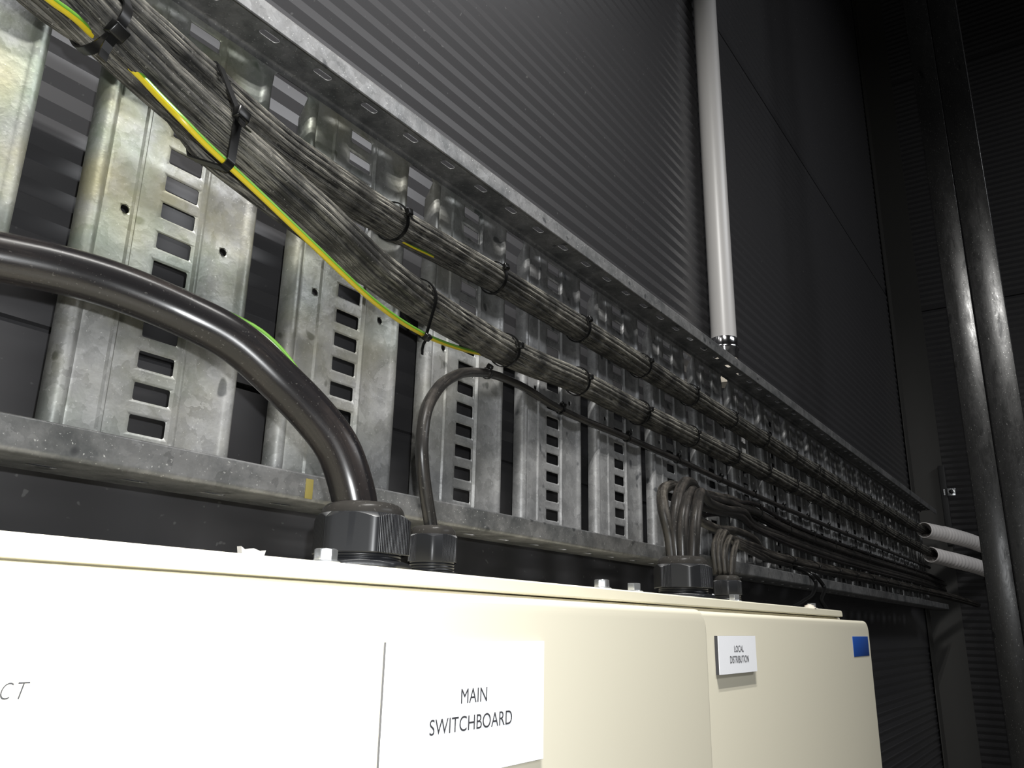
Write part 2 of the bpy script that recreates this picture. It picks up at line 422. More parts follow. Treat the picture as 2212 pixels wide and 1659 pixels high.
def rail(sgn, ZR):
    """side rail: web band, flange with oblong holes, in-turned lip"""
    zz = lambda d: ZR-sgn*d                 # d = distance from the outer face towards the tray's middle
    v = []; f = []
    def strip(sec, x0, x1):
        n = len(v)
        for y, d in sec: v.extend([w(x0, y, zz(d)), w(x1, y, zz(d))])
        for i in range(len(sec)-1): f.append((n+2*i, n+2*i+1, n+2*i+3, n+2*i+2))
    strip([(YB+.0005, .0085), (YB+.0005, .004), (YB-.0012, .0012), (YB-.004, 0), (YB-.012, 0)], TX0, TX1)
    strip([(YT+.020, 0), (YT+.004, 0), (YT+.0012, .0012), (YT, .004), (YT, .0235), (YT+.001, .0250)], TX0, TX1)
    n = int(round((TX1-TX0)/(RP/3)))
    step = (TX1-TX0)/n
    y0, y1 = YT+.020, YB-.012
    for i in range(n):
        xa, xb = TX0+i*step, TX0+(i+1)*step; xc = (xa+xb)/2; yc = (y0+y1)/2
        ax, ay, rc, m = .0125, .0048, .0048, 5
        ring = []
        for cx, cy, a0 in ((1, -1, -90), (1, 1, 0), (-1, 1, 90), (-1, -1, 180)):
            for k in range(m+1):
                a = math.radians(a0+90*k/m); ring.append((xc+cx*(ax-rc)+rc*math.cos(a), yc+cy*(ay-rc)+rc*math.sin(a)))
        b = len(v); v.extend([w(xb, y0, zz(0)), w(xb, y1, zz(0)), w(xa, y1, zz(0)), w(xa, y0, zz(0))])
        r0 = len(v); v.extend([w(x, y, zz(0)) for x, y in ring]); M1 = m+1; T_ = 4*M1
        for s in range(4):
            for k in range(m): f.append((b+s, r0+s*M1+k+1, r0+s*M1+k))
            f.append((b+s, b+(s+1) % 4, r0+((s+1)*M1) % T_, r0+s*M1+m))
    o = mk('side_rail', v, f, M_lip, tray, smooth=True, auto=.7)
    bm = bmesh.new(); bm.from_mesh(o.data); bmesh.ops.remove_doubles(bm, verts=bm.verts, dist=1e-6); bmesh.ops.recalc_face_normals(bm, faces=bm.faces)
    for e in bm.edges: e.smooth = not (len(e.link_faces) == 2 and e.calc_face_angle(0) > .9)
    bm.to_mesh(o.data); bm.free()
    s = o.modifiers.new('s', 'SOLIDIFY'); s.thickness = .0015; s.offset = 0
    wn = o.modifiers.new('n', 'WEIGHTED_NORMAL'); wn.weight = 80; wn.keep_sharp = True
rail(1, Z1); rail(-1, Z0)
q0 = at(668, 1055, YT-.0012)
MB().box((q0.x-.0045, YT-.0016, q0.z-.010), (q0.x+.0045, YT-.0004, q0.z+.009)).build('lip_reflection', plain('mustard_reflection', (.16, .13, .03), .6), tray, bevel=.0003)  # yellow reflection on the lower lip, put in as a thin coloured box
for k in (-2, 8, 17):
    X = RX0+RP*k+.045
    b = MB()
    b.box(w(X, YB+.014, .14), w(X+.028, YB+.017, .57)).box(w(X, YB+.014, .14), w(X+.003, YW-.0005, .57)).box(w(X+.006, YB+.001, .3), w(X+.02, YB+.016, .32))
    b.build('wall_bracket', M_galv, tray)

# ------------------------------------------------------------------ cable bundles
def wp(X, Y, Z): return w(X, Y, Z)
def bundle(name, pts, R, n, label, cat, group, mat, seed, extra=None, twist=1.2, rc=None):
    P = spline(pts, .012); fr = frames(P); T, N, Bn = fr
    r = root(name, P[len(P)//2], label=label, cat=cat)
    if group: r['group'] = group
    rc = rc or (math.pi*R/(n+math.pi))*1.10; rad = R-rc; rnd = random.Random(seed)
    core = tube(P, rad+rc*.42, 20, fr); mk('inner_cable', core[0], core[1], mat, r, uvs=core[2])
    L = [0]
    for i in range(1, len(P)): L.append(L[-1]+(P[i]-P[i-1]).length)
    for c in range(n):
        ph = 2*math.pi*c/n; a1, a2, o1 = rnd.uniform(.04, .10), rnd.uniform(.0003, .0012), rnd.uniform(0, 9); w1 = rnd.uniform(3, 9)
        rr = rc*rnd.uniform(.86, 1.08)
        Q = []
        for i, p in enumerate(P):
            a = ph+twist*L[i]+a1*math.sin(w1*L[i]+o1)
            q = rad+a2*math.sin(w1*1.7*L[i]+o1*2)
            Q.append(p+N[i]*math.cos(a)*q+Bn[i]*math.sin(a)*q)
        t = tube(Q, rr, 10); mk('cable', t[0], t[1], mat, r, uvs=t[2])
    if extra:
        for e, er in extra:
            Q = spline(e, .012); t = tube(Q, er, 14); mk('cable', t[0], t[1], mat, r, uvs=t[2])
    return P, fr, r
def TIE_ORD(i, n):
    return ['first', 'second', 'third', 'fourth', 'fifth', 'sixth', 'seventh', 'eighth', 'ninth', 'tenth', 'eleventh', 'twelfth', 'thirteenth',
            'fourteenth', 'fifteenth', 'sixteenth', 'seventeenth', 'eighteenth', 'nineteenth', 'twentieth'][i]
def near_idx(P, X): return min(range(len(P)), key=lambda i: abs(P[i].x-X))
def tie(center, T, circles, label, group, headdir, sw=.0048, th=.0013, tilt=0.0, hs=1.0, tail=True):
    """strap pulled round a set of circles [(point, radius)] in the plane across T"""
    T = T.normalized(); u = Vector((0, -1, 0)); u = (u-T*u.dot(T)).normalized(); vv = T.cross(u)
    if tilt:
        q = Matrix.Rotation(tilt, 3, u); T = q @ T; vv = q @ vv
    c2 = [((p-center).dot(u), (p-center).dot(vv), r) for p, r in circles]
    n = 56; ring = []; dirs = []
    for k in range(n):
        a = 2*math.pi*k/n; dx, dy = math.cos(a), math.sin(a)
        b = max(c2, key=lambda c: c[0]*dx+c[1]*dy+c[2]); ring.append((b[0]+b[2]*dx, b[1]+b[2]*dy)); dirs.append((dx, dy))
    r = root('cable_tie', center, label=label, cat='cable tie', group=group)
    v = []; f = []; h = sw/2
    for (x, y), (dx, dy) in zip(ring, dirs):
        a = center+u*x+vv*y; d = u*dx+vv*dy
        v += [a-T*h, a+T*h, a+T*h+d*th, a-T*h+d*th]
    for k in range(n):
        k2 = (k+1) % n
        for j in range(4): f.append((4*k+j, 4*k+(j+1) % 4, 4*k2+(j+1) % 4, 4*k2+j))
    mk('strap', v, f, M_blk, r, smooth=True, auto=.8)
    # locking head
    ha = math.radians(headdir); k = int(round((ha % (2*math.pi))/(2*math.pi)*n)) % n
    (x, y), (dx, dy) = ring[k], dirs[k]
    a = center+u*x+vv*y; d = u*dx+vv*dy; s = T.cross(d)
    m = MB(); A, Bh, Ch = .0042*hs, .0034*hs, .0048*hs
    def P(i, j, l): return a+T*i+s*j+d*(l+th*.5)
    vs = [P(-A, -Bh, 0), P(A, -Bh, 0), P(A, Bh, 0), P(-A, Bh, 0), P(-A*.85, -Bh*.8, Ch), P(A*.85, -Bh*.8, Ch), P(A*.85, Bh*.8, Ch*.8), P(-A*.85, Bh*.8, Ch*.8)]
    m.add(vs, [(0,3,2,1),(4,5,6,7),(0,1,5,4),(1,2,6,5),(2,3,7,6),(3,0,4,7)])
    o = m.build('head', M_blk, r, bevel=.0007*hs)
    if tail:
        e = a+d*Ch*.5
        v2 = []
        for q in range(4):
            c = e+s*(Bh*.8+.0035*q*hs)+d*(.0006*q*q)*hs
            v2 += [c-T*h*.9, c+T*h*.9, c+T*h*.9+d*th, c-T*h*.9+d*th]
        f2 = [(0, 1, 2, 3), (12, 15, 14, 13)]
        for q in range(3):
            for j in range(4): f2.append((4*q+j, 4*q+(j+1) % 4, 4*q+4+(j+1) % 4, 4*q+4+j))
        mk('tail', v2, f2, M_blk, r, smooth=False)
    return r

R1 = .0208
b2 = [at(-60,-230,.49), at(30,-125,.50), at(120,-45,.51), at(215,50,.52), at(330,160,.525), at(470,283,.53), at(590,385,.535), at(700,480,.54), at(808,580,.553), at(935,668,.585),
      at(1062,742,.615), at(1150,784,.632), at(1240,820,.642), wp(1.33,.645,.381), wp(1.6,.645,.382), wp(1.9,.645,.383), wp(2.3,.645,.383), wp(2.9,.645,.384), wp(3.5,.645,.383), wp(4.2,.635,.376), wp(4.55,.618,.366)]
b1 = [at(30,-210,.545), at(140,-95,.553), at(235,5,.56), at(330,90,.567), at(436,182,.575), at(520,255,.583), at(605,322,.592), at(705,390,.605), at(822,464,.628), at(960,540,.643),
      wp(.894,.645,.478), wp(1.133,.645,.477), wp(1.34,.645,.475), wp(1.6,.645,.473), wp(2.06,.645,.468), wp(2.8,.645,.464), wp(3.6,.645,.468), wp(4.2,.642,.472), wp(4.5,.636,.476)]
low = [at(-40,-95,.535), at(100,30,.535), at(235,118,.54), at(362,236,.545), at(420,318,.545), at(550,425,.545), at(668,512,.55), at(745,575,.56), at(830,630,.58), at(960,705,.612), at(1100,775,.648)]
P1, F1, O1 = bundle('cable_bundle', b1, R1, 13, 'upper dusty black cable bundle strapped along the tray, topmost of the thick bundles', 'cable bundle', None, M_bund, 3)
P2, F2, O2 = bundle('cable_bundle', b2, R1, 13, 'lower thick dusty black cable bundle, with the yellow and green wire along its left part', 'cable bundle', None, M_bund, 5, extra=[(low, .0062)])
# earth wires
ew = [at(10,-95,.472), at(62,-42,.482), at(108,-2,.4915), at(160,36,.502), at(225,98,.522), at(288,150,.517), at(342,206,.508), at(395,260,.497), at(442,308,.499), at(500,362,.503), at(560,418,.506), at(625,480,.508),
      at(690,542,.512), at(742,592,.518), at(798,643,.530), at(860,690,.552), at(925,727,.578), at(985,750,.604), at(1030,762,.618), at(1080,770,.634), at(1150,785,.645)]
EWP = spline(ew, .006); t = tube(EWP, .0029, 16)
tag(mk('earth_wire', t[0], t[1], M_earth, uvs=t[2]), 'yellow and green earth wire following the underside of the second cable bundle', 'wire')
ew2 = [at(815,468,.640), at(850,508,.633), at(885,530,.634), at(925,549,.638), at(970,572,.646), at(1020,600,.652)]
t = tube(spline(ew2, .006), .0018, 12)
tag(mk('earth_wire', t[0], t[1], M_earth, uvs=t[2]), 'thin yellow and green wire just showing under the upper cable bundle', 'wire')
ew3 = [at(360,660,.560), at(440,660,.552), at(506,686,.545), at(562,717,.538), at(612,764,.530), at(662,836,.522), at(705,915,.515), at(728,970,.505)]
t = tube(spline(ew3, .006), .0030, 12)
tag(mk('earth_wire', t[0], t[1], M_earth, uvs=t[2]), 'green and yellow wire hugging the back of the thick glossy black cable', 'wire')

# thick black cable
bc = [at(772,1150,.447), at(768,1095,.447), at(756,1040,.449), at(728,965,.456), at(680,900,.468), at(608,826,.485), at(508,737,.503), at(390,675,.522), at(250,618,.537), at(120,580,.547), at(0,555,.556), at(-150,527,.566), at(-320,503,.575)]
bP = spline(bc, .006); t = tube(bP, .0168, 40)
tag(mk('power_cable', t[0], t[1], M_cab, uvs=t[2]), 'very thick glossy black cable arching from the nearest large gland to the left', 'cable')
# grey-black medium cable
mc = [at(936,1200,.475), at(932,1145,.475), at(922,1080,.474), at(914,1020,.472), at(911,960,.471), at(919,892,.478), at(944,842,.497), at(982,812,.54), at(1022,804,.60), at(1072,811,.64), at(1130,836,.655),
      wp(1.07,.656,.329), wp(1.3,.656,.328), wp(1.53,.656,.326), wp(1.8,.656,.321), wp(2.2,.656,.315), wp(2.9,.656,.311), wp(3.7,.656,.309), wp(4.55,.65,.306)]
mP = spline(mc, .008); mF = frames(mP); t = tube(mP, .0060, 20, mF)
tag(mk('control_cable', t[0], t[1], M_cabd, uvs=t[2]), 'slim dark grey cable looping from the small gland up onto the tray', 'cable')

# cables from the two far glands
def cab(pts, r, label, mat=M_cabd, group=None, step=.008):
    t = tube(spline(pts, step), r, 16)
    return tag(mk('looped_cable', t[0], t[1], mat, uvs=t[2]), label, 'cable', group)
def L1(dz, dy, x0=1.9):  # upper run of thin cables
    return [wp(x, .652+dy, z+dz) for x, z in ((1.95, .277), (2.2, .262), (2.6, .254), (3.2, .253), (3.9, .256), (4.5, .256), (5.0, .25))if x > x0]
def L2(dz, dy, x0=1.9):
    return [wp(x, .650+dy, z+dz) for x, z in ((2.05, .172), (2.4, .171), (2.8, .174), (3.3, .179), (3.9, .182), (4.4, .184)) if x > x0]+[atX(2062, 1292, 4.72)+Vector((0, dy, dz)), atX(2110, 1306, 4.98)+Vector((0, dy, dz))]
cr = .0080
G3 = 'fat cables looping over from the far large gland'
cab([at(1454,1225,.458), at(1447,1160,.460), at(1433,1100,.464), at(1431,1066,.477), at(1445,1050,.505), at(1472,1053,.55), at(1505,1062,.60), at(1555,1073,.64), wp(1.8,.652,.284)]+L1(.004, .004), cr,
    'dusty brown-grey cable at the left of the far gland, making the widest loop', M_bund2)
cab([at(1464,1225,.452), at(1457,1135,.454), at(1463,1078,.456), at(1478,1044,.47), at(1494,1044,.495), at(1503,1056,.54), at(1530,1075,.60), at(1575,1086,.64), wp(1.85,.645,.270)]+L1(-.006, -.004), cr,
    'dark cable from the far large gland whose loop rises highest')
cab([at(1476,1225,.443), at(1474,1135,.442), at(1480,1088,.445), at(1489,1064,.465), at(1500,1062,.50), at(1512,1090,.55), at(1555,1105,.60), at(1600,1115,.64), wp(1.95,.652,.235)]+L1(-.035, 0, 2.1), cr,
    'shiny dark cable in the middle of the far large gland')
cab([at(1497,1225,.434), at(1501,1135,.431), at(1507,1086,.436), at(1512,1067,.452), at(1521,1070,.50), at(1532,1085,.55), at(1570,1100,.61), at(1610,1108,.645), wp(1.95,.655,.247)]+L1(-.024, .004, 2.1), cr,
    'dark cable at the right of the far large gland with a tight bend')
cab([at(1490,1228,.46), at(1490,1160,.46), at(1500,1120,.48), at(1520,1130,.53), at(1550,1142,.57), at(1590,1147,.61), at(1630,1165,.64), wp(2.0,.650,.186)]+L2(.010, 0), cr,
    'dusty cable emerging low behind the far large gland and passing over the thin cable bunch', M_bund2)
for i, (dz, dy) in enumerate(((.014, -.004), (-.014, .002), (-.046, -.004))):
    cab([at(1480,1140,.62), at(1530,1088+i*12,.64), wp(1.85,.648,.272+dz*.6)]+L1(dz, dy), .0048,
        ['thin black cable on top of the upper cable run', 'thin black cable in the middle of the upper cable run', 'thin black cable lowest in the upper cable run'][i], M_cab)
sm = [((1548,1240), (1543,1185), (1553,1152), (1566,1156), (.004, -.010)), ((1558,1242), (1553,1190), (1563,1153), (1577,1162), (.000, -.014)),
      ((1568,1244), (1565,1195), (1574,1165), (1586,1172), (-.008, -.010)), ((1580,1246), (1583,1205), (1590,1176), (1596,1180), (-.010, -.002))]
nm = ['leftmost', 'second from the left', 'third from the left', 'rightmost']
for i, (a, b, c, d, (dz, dy)) in enumerate(sm):
    yb = .487-.0068*i
    cab([at(*a, yb), at(*b, yb), at(*c, yb+.006), at(*d, .525), at(1612, 1172+5*i, .58), at(1645, 1184+7*i, .63)]+L2(dz, dy), .0052, nm[i]+' of the four thin cables bent over from the far small gland', M_bund2)
# black cord behind the cabinet edge
cd = root('cord_loop', at(1757,1262,.59), label='twin black cord hanging over the lower tray rail above the last cabinet bolt', cat='cord')
for pts in ([at(1690,1345,.47), at(1708,1318,.50), at(1735,1300,.54), at(1757,1280,.575), at(1761,1256,.588), at(1750,1242,.597), at(1735,1232,.615), at(1715,1226,.64)],
            [at(1800,1340,.50), at(1783,1312,.53), at(1774,1295,.565), at(1780,1268,.583), at(1769,1252,.59), at(1756,1240,.598), at(1738,1229,.62), at(1712,1221,.65)]):
    t = tube(spline(pts, .005), .0050, 12); mk('cord', t[0], t[1], M_blk, cd, uvs=t[2])

# ------------------------------------------------------------------ cable ties
def tie_on(P, fr, X, r, label, group, head, wire=None, **k):
    i = near_idx(P, X); c = [(P[i], r)]
    if wire: q = min(wire, key=lambda p: abs((p-P[i]).dot(fr[0][i]))+(0 if (p-P[i]).length < .1 else 9)); c.append((q, .0042))
    return tie(P[i], fr[0][i], c, label, group, head, **k)
def ipx(P, px, py):
    best = None
    for i, p in enumerate(P):
        c = M.transposed() @ (p-Vector((0, 0, H))); 
        if c.z <= 0: continue
        d = (PX+F*c.x/c.z-px)**2+(PY+F*c.y/c.z-py)**2
        if best is None or d < best[0]: best = (d, i)
    return best[1]
lowP = spline(low, .012)
for (px, py, lab, hd) in ((215, 55, 'wide black cable tie round both thick bundles at the top left corner', 30), (462, 280, 'wide black cable tie round both thick bundles where the two begin to part', -12)):
    i2 = ipx(P2, px, py); T = F2[0][i2]; c = P2[i2]
    i1 = min(range(len(P1)), key=lambda i: abs((P1[i]-c).dot(T))+(0 if (P1[i]-c).length < .25 else 9))
    i3 = min(range(len(lowP)), key=lambda i: abs((lowP[i]-c).dot(T))+(0 if (lowP[i]-c).length < .25 else 9))
    cc = (c+P1[i1])/2
    tie(cc, T, [(c, R1+.0022), (P1[i1], R1+.001), (lowP[i3], .0075), (min(EWP, key=lambda p: abs((p-c).dot(T))+(0 if (p-c).length < .1 else 9)), .0042)], lab, 'cable ties along the tray', hd, sw=.0075, th=.0016, hs=1.7)
TX = [.637+.2335*k for k in range(17)]
for k, X in enumerate(TX):
    lab = 'black cable tie round the upper thick bundle, %s from the left of that bundle alone' % TIE_ORD(k, 17)
    tie_on(P1, F1, X, R1+.0018, lab, 'cable ties along the tray', -28 if k % 3 else -12, hs=1.35 if k < 4 else 1.1, tail=k == 0, tilt=.10, sw=.0052)
    lab = 'black cable tie round the second thick bundle, %s from the left of that bundle alone' % TIE_ORD(k, 17)
    tie_on(P2, F2, X-.008, R1+.0018, lab, 'cable ties along the tray', -28+(k*23 % 25) if k else 42, tail=k == 0, wire=EWP if k < 2 else None, hs=1.35 if k < 4 else 1.1, tilt=.10, sw=.0052)
for k in range(16):
    X = .838+.229*k
    tie_on(mP, mF, X, .0068, 'small black cable tie on the slim dark grey cable, %s from its left end' % TIE_ORD(k, 16), 'cable ties along the tray', -60, hs=1.25, sw=.0045, tail=False)
def group_tie(X, zc, circ, lab):
    c = wp(X, .652, zc); tie(c, Vector((1, 0, -.02)), [(wp(X, y, z), r) for y, z, r in circ], lab, 'cable ties along the tray', -15, sw=.004, tail=False)
import bisect
def interp(tab, x):
    for (x0, z0), (x1, z1) in zip(tab, tab[1:]):
        if x <= x1: return z0+(z1-z0)*(x-x0)/(x1-x0)
    return tab[-1][1]
t1 = [(1.6, .289), (1.95, .277), (2.2, .262), (2.6, .254), (3.2, .253), (3.9, .256), (4.5, .256)]
t2 = [(1.95, .175), (2.4, .171), (2.8, .174), (3.3, .179), (3.9, .182), (4.5, .184)]
for k in range(11):
    X = 1.99+.2335*k; z = interp(t1, X)
    group_tie(X, z, [(.656, z+.004, .0085), (.648, z-.006, .0085), (.648, z+.014, .0066), (.654, z-.014, .0066)], 'thin black cable tie round the upper run of slim cables, %s from the left' % TIE_ORD(k, 11))
for k in range(10):
    X = 2.20+.2335*k; z = interp(t2, X)
    group_tie(X, z, [(.650, z+.010, .0085), (.638, z, .0070), (.648, z-.010, .0070), (.636, z, .0070)], 'thin black cable tie round the lowest run of slim cables, %s from the left' % TIE_ORD(k, 10))

# ------------------------------------------------------------------ cabinets
def rounded_door(x0, x1, z0, z1, y0, y1, r, inset, yin, mat, name, parent):
    n = 8; pts = []
    for cx, cz, a0 in ((x1-r, z0+r, -90), (x1-r, z1-r, 0), (x0+r, z1-r, 90), (x0+r, z0+r, 180)):
        for k in range(n+1):
            a = math.radians(a0+90*k/n); pts.append((cx+r*math.cos(a), cz+r*math.sin(a)))
    N_ = len(pts); v = []; f = []
    e = .0055; cxm, czm = (x0+x1)/2, (z0+z1)/2
    layers = []
    for k in range(6):
        a = math.pi/2*k/5; layers.append((e*(1-math.sin(a)), y0+e*(1-math.cos(a))))
    layers.append((0, y1))
    for ins, y in layers:
        for (x, z) in pts:
            dx = max(-1, min(1, (x-(x0+r if x < cxm else x1-r))/r)) if (x < x0+r or x > x1-r) else 0
            dz = max(-1, min(1, (z-(z0+r if z < czm else z1-r))/r)) if (z < z0+r or z > z1-r) else 0
            v.append(w(x-dx*ins, y, z-dz*ins))
    for j in range(len(layers)-1):
        for i in range(N_): f.append((j*N_+i, j*N_+(i+1) % N_, (j+1)*N_+(i+1) % N_, (j+1)*N_+i))
    f.append(tuple(range(N_))[::-1]); f.append(tuple(range((len(layers)-1)*N_, len(layers)*N_)))
    m = MB(); m.add(v, f)
    if yin: m.box(w(x0+inset, y1-.001, z0+inset), w(x1-inset, yin, z1-inset))
    return m.build(name, mat, parent, smooth=True, auto=.6)
ZB = -1.05
c1 = root('switchboard_cabinet', w(.28, .57, ZB), label='large cream powder-coated cabinet, nearest the camera, lit to near white', cat='cabinet')
MB().box(w(-.30, .408, ZB), w(.855, .72, .0235)).build('body', M_cream, c1, bevel=.002)
rounded_door(-.305, .864, ZB+.02, .0185, .345, .360, .022, .010, .407, M_cream, 'door', c1)
c2 = root('distribution_cabinet', w(1.29, .57, ZB), label='smaller cream cabinet to the right with the blue sticker on its door corner', cat='cabinet')
MB().box(w(.858, .410, ZB), w(1.700, .72, .0235)).build('body', M_cream, c2, bevel=.002)
rounded_door(.850, 1.727, ZB+.02, .0180, .365, .388, .024, .014, .409, M_cream, 'door', c2)
gp = MB()
# folded gland plate lying across both cabinets
pts = []
for (x, z) in ((-.42, .0245), (1.681, .0245)): pts.append((x, z))
for k in range(7):
    a = math.radians(90*k/6); pts.append((1.681-.007+.007*math.cos(a), .029+.007*math.sin(a)))
pts.append((-.42, .036)); n = len(pts)
gv = [w(x, .400, z) for x, z in pts]+[w(x, .725, z) for x, z in pts]
gp.add(gv, [tuple(range(n))[::-1][::-1], tuple(range(n, 2*n))[::-1]]+[(i, (i+1) % n, n+(i+1) % n, n+i)[::-1] for i in range(n)])
o = gp.build('gland_plate', M_cream2, smooth=True, auto=.5, bevel=.0014)
bm = bmesh.new(); bm.from_mesh(o.data); bmesh.ops.recalc_face_normals(bm, faces=bm.faces); bm.to_mesh(o.data); bm.free()
tag(o, 'long cream gland plate lying across the tops of both cabinets', 'plate')
# text
def text(body, x0, x1, z0, z1, y, mat, name, parent, shear=0.0, off=0.0):
    cu = bpy.data.curves.new(name, 'FONT'); cu.body = body; cu.size = 1; cu.extrude = 0.0; cu.shear = shear; cu.offset = off
    cu.resolution_u = 6
    o = bpy.data.objects.new(name, cu); COL.objects.link(o)
    dg = bpy.context.evaluated_depsgraph_get(); me = bpy.data.meshes.new_from_object(o.evaluated_get(dg))
    bpy.data.objects.remove(o)
    xs = [v.co.x for v in me.vertices]; ys = [v.co.y for v in me.vertices]
    ax, bx, ay, by = min(xs), max(xs), min(ys), max(ys)
    vs = [w(x0+(v.co.x-ax)/(bx-ax)*(x1-x0), y, z0+(v.co.y-ay)/(by-ay)*(z1-z0)) for v in me.vertices]
    fs = [tuple(p.vertices) for p in me.polygons]; bpy.data.meshes.remove(me)
    return mk(name, vs, fs, mat, parent, smooth=False)
def plaque(name, x0, x1, z0, z1, yd, th, label, cat, lines, ink, off=0):
    r = root(name, w((x0+x1)/2, yd, (z0+z1)/2), label=label, cat=cat)
    MB().box(w(x0, yd-th+.0006, z0), w(x1, yd+.0002, z1)).build('backing', M_dk if th > .003 else M_edge, r)
    fc = MB().box(w(x0, yd-th, z0), w(x1, yd-th+.0008, z1)).build('face', M_white, r)
    for (s, a, b, c, d) in lines: text(s, a, b, c, d, yd-th-.0003, ink, 'lettering', fc, off=off)
    return r
plaque('engraved_label', .3665, .5365, -.0925, -.0118, .345, .0022, 'large white label reading MAIN SWITCHBOARD on the near cabinet door', 'label',
       [('MAIN', .4380, .4660, -.0496, -.0407), ('SWITCHBOARD', .4081, .4957, -.0661, -.0570)], M_ink2, 0)
plaque('engraved_label', .9326, 1.0595, -.0510, -.0088, .365, .0046, 'small white label reading LOCAL DISTRIBUTION on the far cabinet door', 'label',
       [('LOCAL', .9822, 1.0140, -.0270, -.0197), ('DISTRIBUTION', .9668, 1.0304, -.0392, -.0313)], M_ink, 0)
r = root('engraved_label', w(.155, .345, -.028), label='faint grey letters C T at the bottom left edge of the near cabinet door', cat='label')
text('C', .1588, .1632, -.0313, -.0252, .3447, M_ink2, 'lettering', r, shear=.25, off=-.012); text('T', .1647, .1692, -.0313, -.0252, .3447, M_ink2, 'lettering', r, shear=.25, off=-.012)
tag(MB().box(w(1.588, .3643, -.0445), w(1.707, .3652, -.0100)).build('blue_sticker', M_blue, bevel=.0004), 'plain blue sticker near the upper right corner of the far cabinet door', 'sticker')

# glands
def gland(c, af, z0, z1, zd, rot, hole, label):
    x, y = c; r = root('cable_gland', w(x, y, .036), label=label, cat='cable gland')
    a = af/2; C0 = w(x, y, 0)
    m = MB(); m.hexnut(C0, af*1.06, .036, min(.0415, z0), rot+.35, n=72, rin=a*.9).build('base_nut', M_glnd, r, smooth=True, auto=.6)
    prof = []; z = .040
    rt = a*.90
    while z < z0+.002:
        prof += [(rt, z), (rt+.0007, z+.0006), (rt+.0007, z+.0014), (rt, z+.002)]; z += .0024
    MB().lathe(C0, prof, 64).build('threaded_collar', M_glnd, r, smooth=True)
    # the ribbed nut has its own origin so the ribs run round it
    nut = MB(); nut.hexnut(Vector((0, 0, 0)), af, z0-.036, z1-.036, rot, ch=.85, rin=a*.8)
    me = bpy.data.meshes.new('compression_nut'); me.from_pydata([tuple(q) for q in nut.v], [], nut.f); me.update()
    bm = bmesh.new(); bm.from_mesh(me)
    for e in bm.edges: e.smooth = not (len(e.link_faces) == 2 and e.calc_face_angle(0) > .5)
    for q in bm.faces: q.smooth = True
    bm.to_mesh(me); bm.free(); me.materials.append(M_knurl)
    o = bpy.data.objects.new('compression_nut', me); COL.objects.link(o); o.parent = r
    prof = [(a*.96, z1-.002), (a*.955, z1)]; hd = zd-z1
    for k in range(1, 9):
        t = math.pi/2*k/8; prof.append((a*.70+a*.25*math.cos(t), z1+hd*math.sin(t)))
    prof += [(hole+.001, zd-.0002), (hole-.001, zd-.002), (hole-.001, z1-.004)]
    v = MB().lathe(C0, prof, 64); uv = [[(0, 0)]*4]*len(v.f)
    v.build('sealing_dome', M_dome, r, smooth=True)
    return r
gland((.4415, .445), .0655, .0465, .0755, .0845, .023, .0176, 'large black plastic gland holding the thick glossy cable, nearest the camera')
gland((.5590, .475), .0425, .0500, .0735, .0815, .70, .0068, 'small black gland holding the slim grey cable, behind the nearest large gland')
gland((1.0365, .445), .0700, .0490, .0790, .0900, .68, .0195, 'large black plastic gland with several looped cables on the far cabinet side')
gland((1.2800, .475), .0430, .0500, .0720, .0800, .40, .0150, 'small black gland with four thin cables, partly behind the far large gland')
# bolts
nm = ['zinc hex flange bolt in front of the nearest large gland', 'zinc hex bolt left of the far large gland, left one of the close pair', 'zinc hex bolt left of the far large gland, right one of the close pair',
      'zinc hex bolt in front of the far small gland', 'zinc hex bolt near the right end of the gland plate']
for i, (X, ro) in enumerate(((.379, .30), (.757, .1), (.830, .5), (1.140, .35), (1.526, .15))):
    r = root('hex_bolt', w(X, .414, .036), label=nm[i], cat='bolt', group='bolts along the gland plate')
    C0 = w(X, .414, 0)
    MB().lathe(C0, [(.0098, .036), (.0100, .0368), (.0085, .0378), (.002, .0380)], 32).build('flange', M_zinc, r, smooth=True, auto=.7)
    MB().hexnut(C0, .0138, .0378, .0450, ro, ch=.4, n=48, rin=.001).build('head', M_zinc, r, smooth=True, auto=.5)
m = MB(); m.lathe(w(1.055, .412, 0), [(.002, .036)]+[(.002+.0006*(k % 2), .0365+.0007*k) for k in range(9)]+[(.0005, .0432)], 16)
tag(m.build('threaded_stud', M_zinc, smooth=True), 'tiny zinc threaded stud between the two far glands', 'stud')
m = MB().lathe(w(1.497, .410, 0), [(.011, .036), (.0095, .038), (.0075, .0385), (.0085, .0400), (.0020, .0425)], 20)
tag(m.build('plastic_plug', M_rub, smooth=True), 'small cream plastic nub on the plate left of the last bolt', 'plug')
tag(MB().add([w(.306,.405,.036), w(.322,.405,.036), w(.323,.405,.0395), w(.320,.405,.0385), w(.314,.405,.040), w(.308,.405,.0388), w(.305,.405,.0405),
    w(.306,.409,.036), w(.322,.409,.036), w(.323,.409,.0395), w(.320,.409,.0385), w(.314,.409,.040), w(.308,.409,.0388), w(.305,.409,.0405)],
    [(0,1,2,3,4,5,6), (13,12,11,10,9,8,7), (0,7,8,1), (1,8,9,2), (2,9,10,3), (3,10,11,4), (4,11,12,5), (5,12,13,6), (6,13,7,0)]).build('tape_scrap', M_pvc, smooth=False),
    'crumpled pale scrap on the plate edge left of the first bolt', 'scrap')

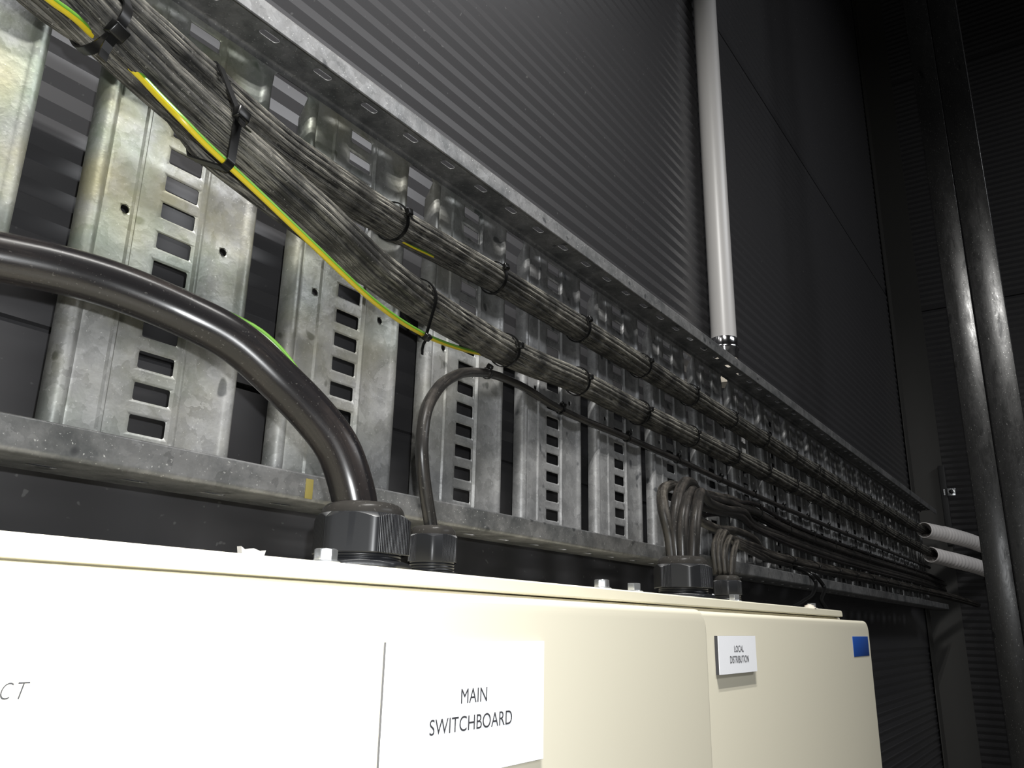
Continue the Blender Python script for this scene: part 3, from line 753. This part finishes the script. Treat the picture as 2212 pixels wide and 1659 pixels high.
# ------------------------------------------------------------------ upright white pipe
pp = root('conduit_pipe', w(2.02, .722, .66), label='upright pale grey plastic pipe on the dark ribbed wall, ending behind the tray', cat='pipe')
C0 = w(2.02, .722, 0); pr_ = .0340
MB().lathe(C0, [(pr_, .745), (pr_, 4.54)], 48).build('pipe', M_pvc, pp, smooth=True)
MB().lathe(C0, [(.033, .690), (.0352, .694), (.0352, .712), (.039, .716), (.039, .723), (.0352, .727), (.0352, .748), (.034, .7485)], 48).build('coupling', M_chrome, pp, smooth=True, auto=.9)
MB().lathe(C0, [(.030, .62), (.0325, .625), (.0325, .692)], 48).build('lower_sleeve', M_rub, pp, smooth=True)
MB().box(w(1.975, .748, .726), w(2.065, .768, .742)).build('saddle', M_chrome, pp, bevel=.001)

# ------------------------------------------------------------------ ribbed white conduits at the far end
def ribbed(pts, label):
    P = spline(pts, .0035); fr = frames(P); n = len(P)
    def rr(i):
        s = i/n
        return .0365+(.0024*math.sin(i*.62) if s > .25 else .0008*math.sin(i*.62))
    t = tube(P, rr, 32, fr, cap=False)
    o = mk('flexible_conduit', t[0], t[1], M_pvc2, uvs=t[2]); s = o.modifiers.new('s', 'SOLIDIFY'); s.thickness = .003; s.offset = -1
    tag(o, label, 'conduit')
ribbed([atX(1996,1145,4.33), atX(2045,1155,4.58), atX(2090,1167,4.83), atX(2115,1176,4.97), atX(2135,1183,5.10)], 'upper white ribbed conduit taking in the upper thick cable bundle')
ribbed([atX(2010,1198,4.36), atX(2058,1210,4.60), atX(2105,1222,4.83), atX(2125,1229,4.96), atX(2150,1238,5.10)], 'lower white ribbed conduit taking in the second thick cable bundle')

# ------------------------------------------------------------------ steel post made of two channels
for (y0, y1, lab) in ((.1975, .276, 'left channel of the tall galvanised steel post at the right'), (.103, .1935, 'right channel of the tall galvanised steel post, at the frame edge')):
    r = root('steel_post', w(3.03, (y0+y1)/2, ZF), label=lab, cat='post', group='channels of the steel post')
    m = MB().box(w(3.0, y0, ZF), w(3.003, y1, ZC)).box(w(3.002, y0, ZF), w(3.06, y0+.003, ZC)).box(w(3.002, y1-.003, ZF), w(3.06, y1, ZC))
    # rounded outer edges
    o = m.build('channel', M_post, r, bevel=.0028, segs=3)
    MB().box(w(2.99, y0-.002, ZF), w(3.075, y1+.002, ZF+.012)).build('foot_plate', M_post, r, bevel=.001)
# strut with a square washer on the end wall
st = root('wall_strut', w(XE-.03, .605, .70), label='short dark strut on the end wall with a shiny square washer above the white conduits', cat='strut')
MB().box(w(XE-.045, .590, .46), w(XE-.0145, .622, .90)).build('channel', M_strut, st, bevel=.002)
a = atX(2061, 1062, XE-.048)
q = MB(); q.box((XE-.050, .548, a.z-.021), (XE-.046, .589, a.z+.021)); q.build('square_washer', M_zinc, st, bevel=.001)
q = MB(); q.lathe((0, 0, 0), [(.012, 0), (.012, .01), (.001, .012)], 16)
q.v = [Vector((XE-.050-p.z, .568+p.x, a.z+p.y)) for p in q.v]; q.build('bolt', M_strut, st, smooth=True)
MB().box((XE-.050, .600, a.z-.016), (XE-.0452, .607, a.z+.016)).build('clip', M_zinc, st)

for o in bpy.data.objects:
    if '_o' in o: del o['_o']
